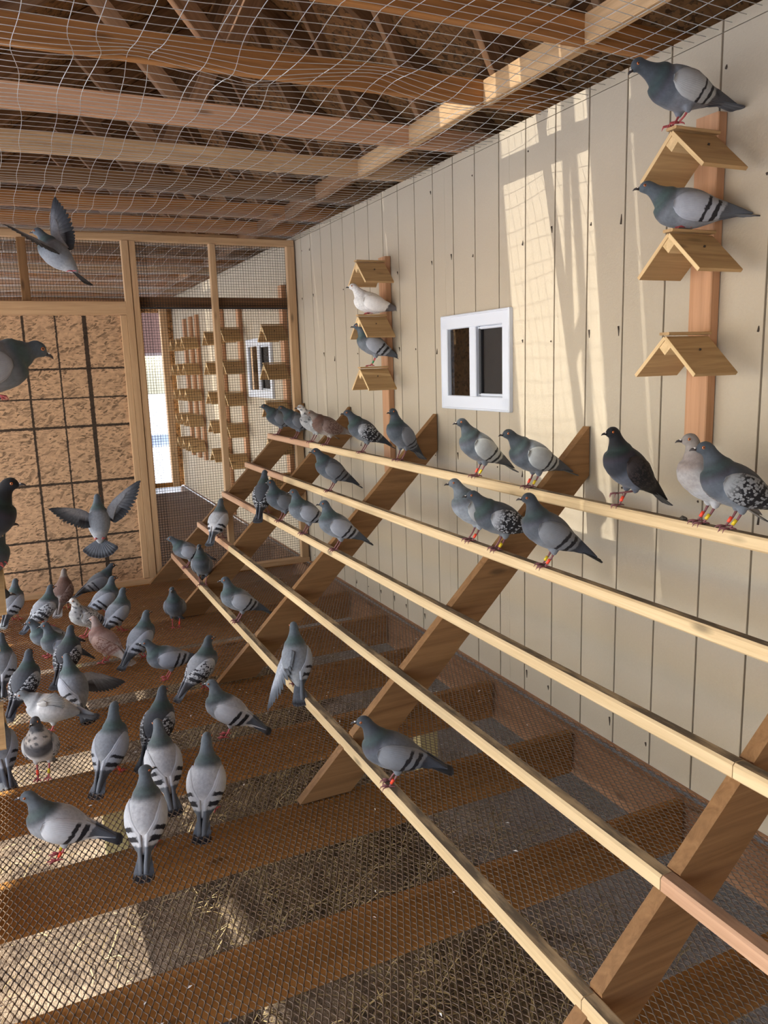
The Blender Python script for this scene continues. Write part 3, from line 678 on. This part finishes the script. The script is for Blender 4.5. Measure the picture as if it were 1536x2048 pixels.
        for j in range(W_-1): fsw.append((j, j+1, j+1+n1, j+n1)); fsw.append(((len(U)-1)*W_+j, (len(U)-1)*W_+j+n1, (len(U)-1)*W_+j+1+n1, (len(U)-1)*W_+j+1))
        o = mesh('wing', vo+vi, fsw, WM[typ], root, smooth=True); ul = o.data.uv_layers.new(name='UVMap'); uu = uvv+uvv
        for lp in o.data.loops: ul.data[lp.index].uv = uu[lp.vertex_index]
    # tail: flat overlapping feathers, dark end band
    nf = 12; fan = math.radians(tailfan) if tailfan else math.radians(17); tv, tf, tcx = [], [], []
    for k in range(nf):
        q = (k/(nf-1)-.5)*2; ang = q*fan*.5; dr = -a*math.cos(ang)+np.array([0, math.sin(ang), 0]); rt = B-a*.098+np.array([0, q*.011, 0])-c*(.006+.0006*abs(k-5.5)*(-1)); sd = np.cross(dr, c)
        if tailfan: wf = .015
        else: wf = .0100
        Lf = .098+(.004 if abs(q) < .8 else 0)
        for i, (f, w) in enumerate(((0, .5), (.35, .8), (.7, 1), (.92, 1), (1, .55))):
            b = len(tv); P = rt+dr*Lf*f-c*(.0035*abs(q)**2+.0002*k); tv += [P-sd*w*wf+c*-.0008, P+c*.0022, P+sd*w*wf+c*-.0008, P-c*.0022]
            cl = lc(T[6]) if f < .8 else lc((34, 34, 40)) if typ not in ('brn', 'red') else lc(T[6])
            if f == 1 and typ not in ('brn', 'red'): cl = lc((70, 72, 80))
            tcx += [cl]*4
            if i:
                for j in range(4): tf.append((b-4+j, b-4+(j+1) % 4, b+(j+1) % 4, b+j))
            else: tf.append((b, b+1, b+2, b+3))
        tf.append((b+3, b+2, b+1, b))
    o = mesh('tail', tv, tf, 'plum', root); setcol(o.data, np.concatenate([np.array(tcx), np.ones((len(tcx), 1))], 1))
    # legs
    sk = 'skind' if group and 'pole' in group else 'skin'
    perch = group and ('pole' in group or 'perch' in group)
    for s, bd in ((1, bands[0]), (-1, bands[1])):
        knee = B+a*-.014+np.array([.006, s*.023, -.058 if not low else -.03])
        ft = np.array([.004, s*.019, .0035])
        if lift and s > 0: ft = np.array([.035, .018, .05])
        if fly: ft = B+np.array([-.05, s*.018, -.052])-a*.03
        if low and not fly: knee = np.array([-.01, s*.02, .03])
        lines = [([V(knee), V((knee+ft)/2+np.array([-.003, 0, 0])), V(ft)], [.0042, .0030, .0030])]
        for ang, LL in ((-32, .027), (2, .031), (34, .027), (178, .020)):
            dx, dy = math.cos(math.radians(ang)), math.sin(math.radians(ang)); dn = .010 if (perch and abs(ang) < 90) else .001
            if perch and abs(ang) > 90: dn = .004
            if lift and s > 0: dn = .012
            lines.append(([V(ft), V(ft+np.array([dx*LL*.5, dy*LL*.5, .0012])), V(ft+np.array([dx*LL*.85, dy*LL*.85, -.0005])), V(ft+np.array([dx*LL, dy*LL, -dn if perch or lift else -.0025]))], [.0030, .0025, .0020, .0007]))
        lg = tubes('leg', lines, .003, sk, root, 6)
        if bd:
            m0, m1 = ft+(knee-ft)*.22, ft+(knee-ft)*.52; o = tubes('leg_ring', [([V(m0), V(m1)], .0052)], .0052, BAND[bd], lg, 10); o['label'] = {'r': 'red', 'y': 'yellow', 'g': 'green'}[bd]+' leg ring'
    return root
def spread(root, B, a, c, s, sp, T):
    az, el, LL = sp; az, el = math.radians(az), math.radians(el); F = np.array([math.cos(az)*math.cos(el), math.sin(az)*math.cos(el), math.sin(el)])
    S0 = B+a*.045+c*.018+np.array([0, s*.038, 0]); Tr = -a-F*np.dot(-a, F); Tr = Tr/np.linalg.norm(Tr); Nn = np.cross(F, Tr); Nn /= np.linalg.norm(Nn)
    W1 = S0+F*LL*.45-Tr*.02; W2 = S0+F*LL*.8-Tr*.01; vs, fs, cs = [], [], []; base = lc(T[7][0]); pr = lc(T[7][2]); nf = 19
    for k in range(nf):
        q = k/(nf-1); P = (S0+(W1-S0)*min(q/.55, 1)) if q < .55 else W1+(W2-W1)*((q-.55)/.45)
        th = (smooth(.25, 1.0, q))*1.35; d = Tr*math.cos(th)+F*math.sin(th); L_ = .075+.075*q if q < .85 else .14; sd = np.cross(d, Nn); wf = .011
        for i, (f, w) in enumerate(((0, .6), (.3, 1), (.6, 1.05), (.88, .9), (1, .3))):
            b = len(vs); R = P+d*L_*f+Nn*(.0006*(k % 3)+.006*math.sin(f*2)); vs += [R-sd*w*wf+Nn*.001, R+Nn*.0016, R+sd*w*wf-Nn*.001, R-Nn*.0016]
            cl = base if f < .35 else (pr*1.15 if q > .35 else base*.9)
            if f > .8: cl = pr*.5
            if q < .5 and .5 < f < .7: cl = lc(T[7][1])
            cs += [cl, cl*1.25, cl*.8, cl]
            if i:
                for j in range(4): fs.append((b-4+j, b-4+(j+1) % 4, b+(j+1) % 4, b+j))
            else: fs.append((b, b+1, b+2, b+3))
        fs.append((b+3, b+2, b+1, b))
    # coverts and arm as a thick rounded plate
    line = [S0, (S0+W1)/2-Tr*.006, W1, W2, W2+F*.02+Tr*.01]; rad = [.016, .015, .012, .008, .003]; n0 = len(vs); R_, K = 5, 12
    for i, P in enumerate(line):
        for j in range(K):
            th = 2*math.pi*j/K; vs.append(P+Tr*(rad[i]*1.7*(1+math.cos(th)))+Nn*rad[i]*.42*math.sin(th)); cs.append(base)
    for i in range(R_-1):
        for j in range(K): q = n0+i*K; fs.append((q+j, q+(j+1) % K, q+K+(j+1) % K, q+K+j))
    fs += [tuple(n0+j for j in range(K)), tuple(n0+(R_-1)*K+j for j in range(K-1, -1, -1))]
    o = mesh('wing', vs, fs, 'plum', root, smooth=False); setcol(o.data, np.concatenate([np.clip(np.array(cs), 0, 1), np.ones((len(cs), 1))], 1))
BIRDS = [
 (-0.123, 5.405, 0.003, 60, 'bar', 'blue-bar pigeon standing furthest left before the strand-board panel, head turned right', 'pigeons standing on the mesh floor', {'p': 38}),
 (0.057, 5.150, 0.003, 33, 'chl', 'pale chequered pigeon standing before the panel, second from the left edge', 'pigeons standing on the mesh floor', {'p': 32}),
 (0.180, 5.507, 0.003, 67, 'brn', 'reddish-brown pigeon with pale wing standing at the foot of the strand-board panel', 'pigeons standing on the mesh floor', {'p': 40}),
 (0.428, 5.655, 0.003, 15, 'drk', 'dark grey pigeon furthest back of the three right-facing pigeons beside the panel', 'pigeons standing on the mesh floor', {'p': 20, 'n': 55}),
 (0.419, 5.191, 0.003, 19, 'bar', 'light blue-bar pigeon, middle one of the three right-facing pigeons beside the panel', 'pigeons standing on the mesh floor', {'p': 28}),
 (0.454, 4.820, 0.003, 36, 'bar', 'blue-bar pigeon, nearest of the three right-facing pigeons, back half turned to the camera', 'pigeons standing on the mesh floor', {'p': 35}),
 (0.251, 4.824, 0.003, 196, 'grz', 'mottled pigeon with a white head carrying a straw in its bill', 'pigeons standing on the mesh floor', {'p': 25, 'straw': 1}),
 (0.036, 4.569, 0.003, 198, 'bar', 'plump grey pigeon facing left with its wing held loose, red feet showing', 'pigeons standing on the mesh floor', {'p': 20, 'n': 62}),
 (0.077, 4.359, 0.003, 193, 'bar', 'grey pigeon facing left, half hidden behind a dark chequered pigeon', 'pigeons standing on the mesh floor', {'p': 32, 'L': 0.06}),
 (0.129, 4.195, 0.003, 59, 'chk', 'dark chequered pigeon with its back turned and tail pointing to the lower left', 'pigeons standing on the mesh floor', {'p': 35}),
 (0.306, 4.311, 0.003, 135, 'red', 'pinkish-red pigeon with pale wings facing away to the left on the mesh floor', 'pigeons standing on the mesh floor', {'p': 32}),
 (0.510, 4.262, 0.003, 34, 'bar', 'upright blue-bar pigeon facing right with tail pointing down left, mid floor', 'pigeons standing on the mesh floor', {'p': 38}),
 (0.764, 4.724, 0.003, 252, 'drk', 'small dark pigeon standing front-on beside a support board with a red leg ring', 'pigeons standing on the mesh floor', {'p': 38, 'bands': ('r', None)}),
 (0.568, 3.908, 0.003, 176, 'bar', 'blue-bar pigeon facing left with its tail stretched out level to the right', 'pigeons standing on the mesh floor', {'p': 10, 'n': 60}),
 (0.713, 3.675, 0.003, 23, 'chl', 'chequered pigeon with dark head looking right beside the foot of a support board', 'pigeons standing on the mesh floor', {'p': 38}),
 (-0.180, 4.220, 0.003, 81, 'bar', 'grey pigeon at the left edge partly hidden behind a plywood perch', 'pigeons standing on the mesh floor', {'p': 45}),
 (-0.076, 3.903, 0.003, 54, 'chk', 'chequered pigeon with a green-grey neck standing with its back to us near the left edge', 'pigeons standing on the mesh floor', {'p': 38, 'bands': (None, 'r')}),
 (0.114, 3.734, 0.003, 106, 'bar', 'pale-headed pigeon stretching one open wing out to the right', 'pigeons standing on the mesh floor', {'p': 40, 'spreadR': (-82, -22, 0.13)}),
 (0.001, 3.530, 0.003, 163, 'wht', 'whitish grey pigeon with ruffled raised wing and blue-grey tail facing left', 'pigeons standing on the mesh floor', {'p': 15, 'n': 40, 'L': 0.045, 'spreadL': (125, 35, 0.07)}),
 (-0.044, 3.121, 0.003, 260, 'pie', 'pigeon facing the camera with white patches on its throat and belly, red feet', 'pigeons standing on the mesh floor', {'p': 42, 'hy': -20, 'bands': ('y', 'r')}),
 (-0.193, 3.249, 0.003, 101, 'bar', 'dark-necked pigeon cut off by the left edge of the picture', 'pigeons standing on the mesh floor', {'p': 45}),
 (0.215, 3.028, 0.003, 56, 'bar', 'large blue-bar pigeon seen from behind, tail pointing down to the left', 'pigeons standing on the mesh floor', {'p': 42, 'L': 0.065, 'bands': (None, 'r')}),
 (0.411, 3.130, 0.003, 51, 'chk', 'dark chequered pigeon standing behind two pale-winged pigeons seen from the back', 'pigeons standing on the mesh floor', {'p': 38}),
 (0.364, 2.802, 0.003, 91, 'brw', 'white-rumped blue-bar pigeon seen squarely from behind, tail pointing at the camera', 'pigeons standing on the mesh floor', {'p': 42, 'hy': 10}),
 (0.482, 2.579, 0.003, 66, 'brw', 'pale-winged pigeon seen from behind looking away with its rounded black tail to the left', 'pigeons standing on the mesh floor', {'p': 45, 'L': 0.065}),
 (0.678, 3.126, 0.003, 154, 'brw', 'blue-bar pigeon facing left with a white wing edge and pink feet, middle of the floor', 'pigeons standing on the mesh floor', {'p': 30}),
 (-0.018, 2.540, 0.003, 170, 'brw', 'nearest blue-bar pigeon facing left, with white wing feathers and a red leg ring', 'pigeons standing on the mesh floor', {'p': 25, 'n': 66, 'bands': ('r', 'y')}),
 (0.257, 2.465, 0.003, 74, 'brw', 'nearest pigeon seen from behind, bill turned to the right and long tail down', 'pigeons standing on the mesh floor', {'p': 42, 'hy': -60, 'bands': (None, 'r')}),
 (0.974, 5.371, 0.208, 174, 'bar', 'blue-bar pigeon facing left at the far end of the lowest pole', 'pigeons on the roosting poles', {'p': 22, 'n': 50}),
 (0.974, 4.863, 0.208, 250, 'drk', 'slate pigeon standing front-on near the far end of the lowest pole', 'pigeons on the roosting poles', {'p': 42, 'n': 80}),
 (0.974, 4.015, 0.208, 176, 'bar', 'blue-bar pigeon facing left on the lowest pole, above the mesh floor', 'pigeons on the roosting poles', {'p': 28}),
 (0.974, 3.028, 0.208, 76, 'bar', 'pigeon seen from behind on the lowest pole with a wing fanned down', 'pigeons on the roosting poles', {'p': 45, 'spreadL': (112, -66, 0.16)}),
 (0.974, 2.111, 0.208, 155, 'dbr', 'nearest pigeon on the lowest pole, facing left with a red leg ring', 'pigeons on the roosting poles', {'p': 20, 'n': 62, 'bands': ('r', None)}),
 (1.184, 5.183, 0.425, 47, 'brw', 'lone pigeon on the second lowest pole, seen from behind with tail hanging down left', 'pigeons on the roosting poles', {'p': 42}),
 (1.389, 4.782, 0.638, 52, 'chk', 'dark chequered pigeon with its back turned on the middle pole', 'pigeons on the roosting poles', {'p': 50}),
 (1.389, 4.475, 0.638, 181, 'drk', 'dark grey pigeon facing left beside a chequered one on the middle pole', 'pigeons on the roosting poles', {'p': 30}),
 (1.389, 4.045, 0.638, 176, 'bar', 'blue-bar pigeon looking left, third along the middle pole', 'pigeons on the roosting poles', {'p': 28}),
 (1.389, 3.578, 0.638, 169, 'bar', 'blue-bar pigeon nearest the camera on the middle pole, beak pointing left', 'pigeons on the roosting poles', {'p': 30}),
 (1.584, 4.128, 0.848, 169, 'drk', 'slender dark pigeon alone at the far half of the second highest pole', 'pigeons on the roosting poles', {'p': 32, 'n': 58}),
 (1.584, 2.597, 0.848, 169, 'pal', 'pale grey pigeon, left one of three side by side on the second highest pole', 'pigeons on the roosting poles', {'p': 32, 'n': 62, 'bands': ('r', None)}),
 (1.584, 2.411, 0.848, 163, 'chk', 'heavily chequered pigeon, middle one of three side by side on the second highest pole', 'pigeons on the roosting poles', {'p': 20, 'n': 50, 'bands': ('y', None)}),
 (1.584, 2.119, 0.848, 154, 'dbr', 'dark blue-bar pigeon, right one of three side by side on the second highest pole', 'pigeons on the roosting poles', {'p': 30, 'n': 72, 'bands': ('r', 'y')}),
 (1.779, 5.679, 1.058, 178, 'drk', 'dark pigeon at the very far end of the highest pole', 'pigeons on the roosting poles', {'p': 28, 'n': 45}),
 (1.779, 5.273, 1.058, 180, 'drk', 'dark pigeon second from the far end of the highest pole', 'pigeons on the roosting poles', {'p': 28, 'n': 45}),
 (1.779, 4.924, 1.058, 180, 'grz', 'white-speckled pigeon with a pale head on the highest pole', 'pigeons on the roosting poles', {'p': 32, 'n': 58}),
 (1.779, 4.665, 1.058, 175, 'brn', 'brown-backed pigeon with white tail beside the speckled one on the highest pole', 'pigeons on the roosting poles', {'p': 20, 'n': 45}),
 (1.779, 4.093, 1.058, 169, 'chk', 'chequered pigeon on the highest pole below the small wall perches', 'pigeons on the roosting poles', {'p': 30, 'n': 55}),
 (1.779, 3.615, 1.058, 196, 'drk', 'grey pigeon facing half towards the camera beside a support board on the highest pole', 'pigeons on the roosting poles', {'p': 40}),
 (1.779, 2.863, 1.058, 171, 'lwg', 'dark-headed pigeon with light wings on the highest pole below the window', 'pigeons on the roosting poles', {'p': 32, 'n': 62, 'bands': ('y', 'r')}),
 (1.779, 2.477, 1.058, 173, 'lwg', 'blue-grey pigeon leaning left on the highest pole at the sunlit support board', 'pigeons on the roosting poles', {'p': 22, 'n': 48, 'bands': ('y', 'r')}),
 (1.779, 1.960, 1.058, 173, 'blk', 'black pigeon with open bill standing on one leg on the highest pole', 'pigeons on the roosting poles', {'p': 38, 'n': 72, 'lift': 1, 'bands': (None, 'r')}),
 (1.779, 1.634, 1.058, 155, 'fwn', 'fawn-grey pigeon standing behind a darker one at the near end of the highest pole', 'pigeons on the roosting poles', {'p': 34, 'n': 78, 'bands': ('y', 'r')}),
 (1.779, 1.537, 1.058, 147, 'lch', 'dark-headed chequered pigeon nearest the camera on the highest pole', 'pigeons on the roosting poles', {'p': 26, 'n': 62, 'bands': ('y', 'r')}),
 (1.860, 1.868, 2.207, 166, 'lwg', 'grey pigeon leaning forward on the topmost perch of the near tower', 'pigeons on the wall perch towers', {'p': 12, 'n': 24, 'L': 0.062, 'hp': -35, 'h0': 0.1}),
 (1.910, 1.868, 1.919, 144, 'bar', 'blue-bar pigeon crouching on the middle perch of the near tower', 'pigeons on the wall perch towers', {'p': 8, 'n': 38, 'h0': 0.056}),
 (1.920, 4.240, 1.838, 162, 'whb', 'white pigeon crouching on the middle perch of the far wall tower', 'pigeons on the wall perch towers', {'p': 15, 'n': 55, 'h0': 0.058}),
 (1.920, 4.240, 1.542, 162, 'bar', 'blue-bar pigeon standing on the lowest perch of the far wall tower', 'pigeons on the wall perch towers', {'p': 28, 'n': 60, 'bands': ('g', None)}),
 (-0.045, 2.020, 1.491, 13, 'bar', 'large grey pigeon at the left edge stretched out to the right before the panel', 'pigeons on the left wall perches', {'p': 8, 'n': 15, 'L': 0.04, 'h0': 0.066, 'hp': -25}),
 (-0.125, 2.750, 1.245, -14, 'drk', 'dark pigeon head peeking in at the left edge under the large pigeon', 'pigeons on the left wall perches', {'p': 32, 'n': 60}),
 (-0.100, 2.450, 1.010, -14, 'blk', 'black pigeon with glossy head looking right at the left edge', 'pigeons on the left wall perches', {'p': 30, 'n': 60}),
 (-0.130, 2.500, 0.890, -14, 'drk', 'slate pigeon with a pale eye looking right below the black one at the left edge', 'pigeons on the left wall perches', {'p': 30, 'n': 60}),
 (-0.200, 2.650, 0.690, -14, 'drk', 'brownish pigeon head lowest at the left edge beside a plywood perch', 'pigeons on the left wall perches', {'p': 20, 'n': 30}),
]
for (bx, by, bz, yaw, typ, label, grp, kw) in BIRDS: pigeon(bx, by, bz, yaw, typ, label, grp, **kw)
pigeon(.372, 4.6, .60, 80, 'bar', 'pigeon in mid-air before the panel with wings up and tail fanned', None, p=66, n=78, fly=True, spreadL=(120, 20, .13), spreadR=(-62, 40, .17), tailfan=105)
pigeon(.25, 4.2, 1.98, 150, 'bar', 'pigeon flying up near the ceiling at top left with wings raised', None, p=42, n=55, fly=True, spreadL=(75, 12, .19), spreadR=(-60, 72, .16), tailfan=30)
D.collections.remove(dg_tmp)
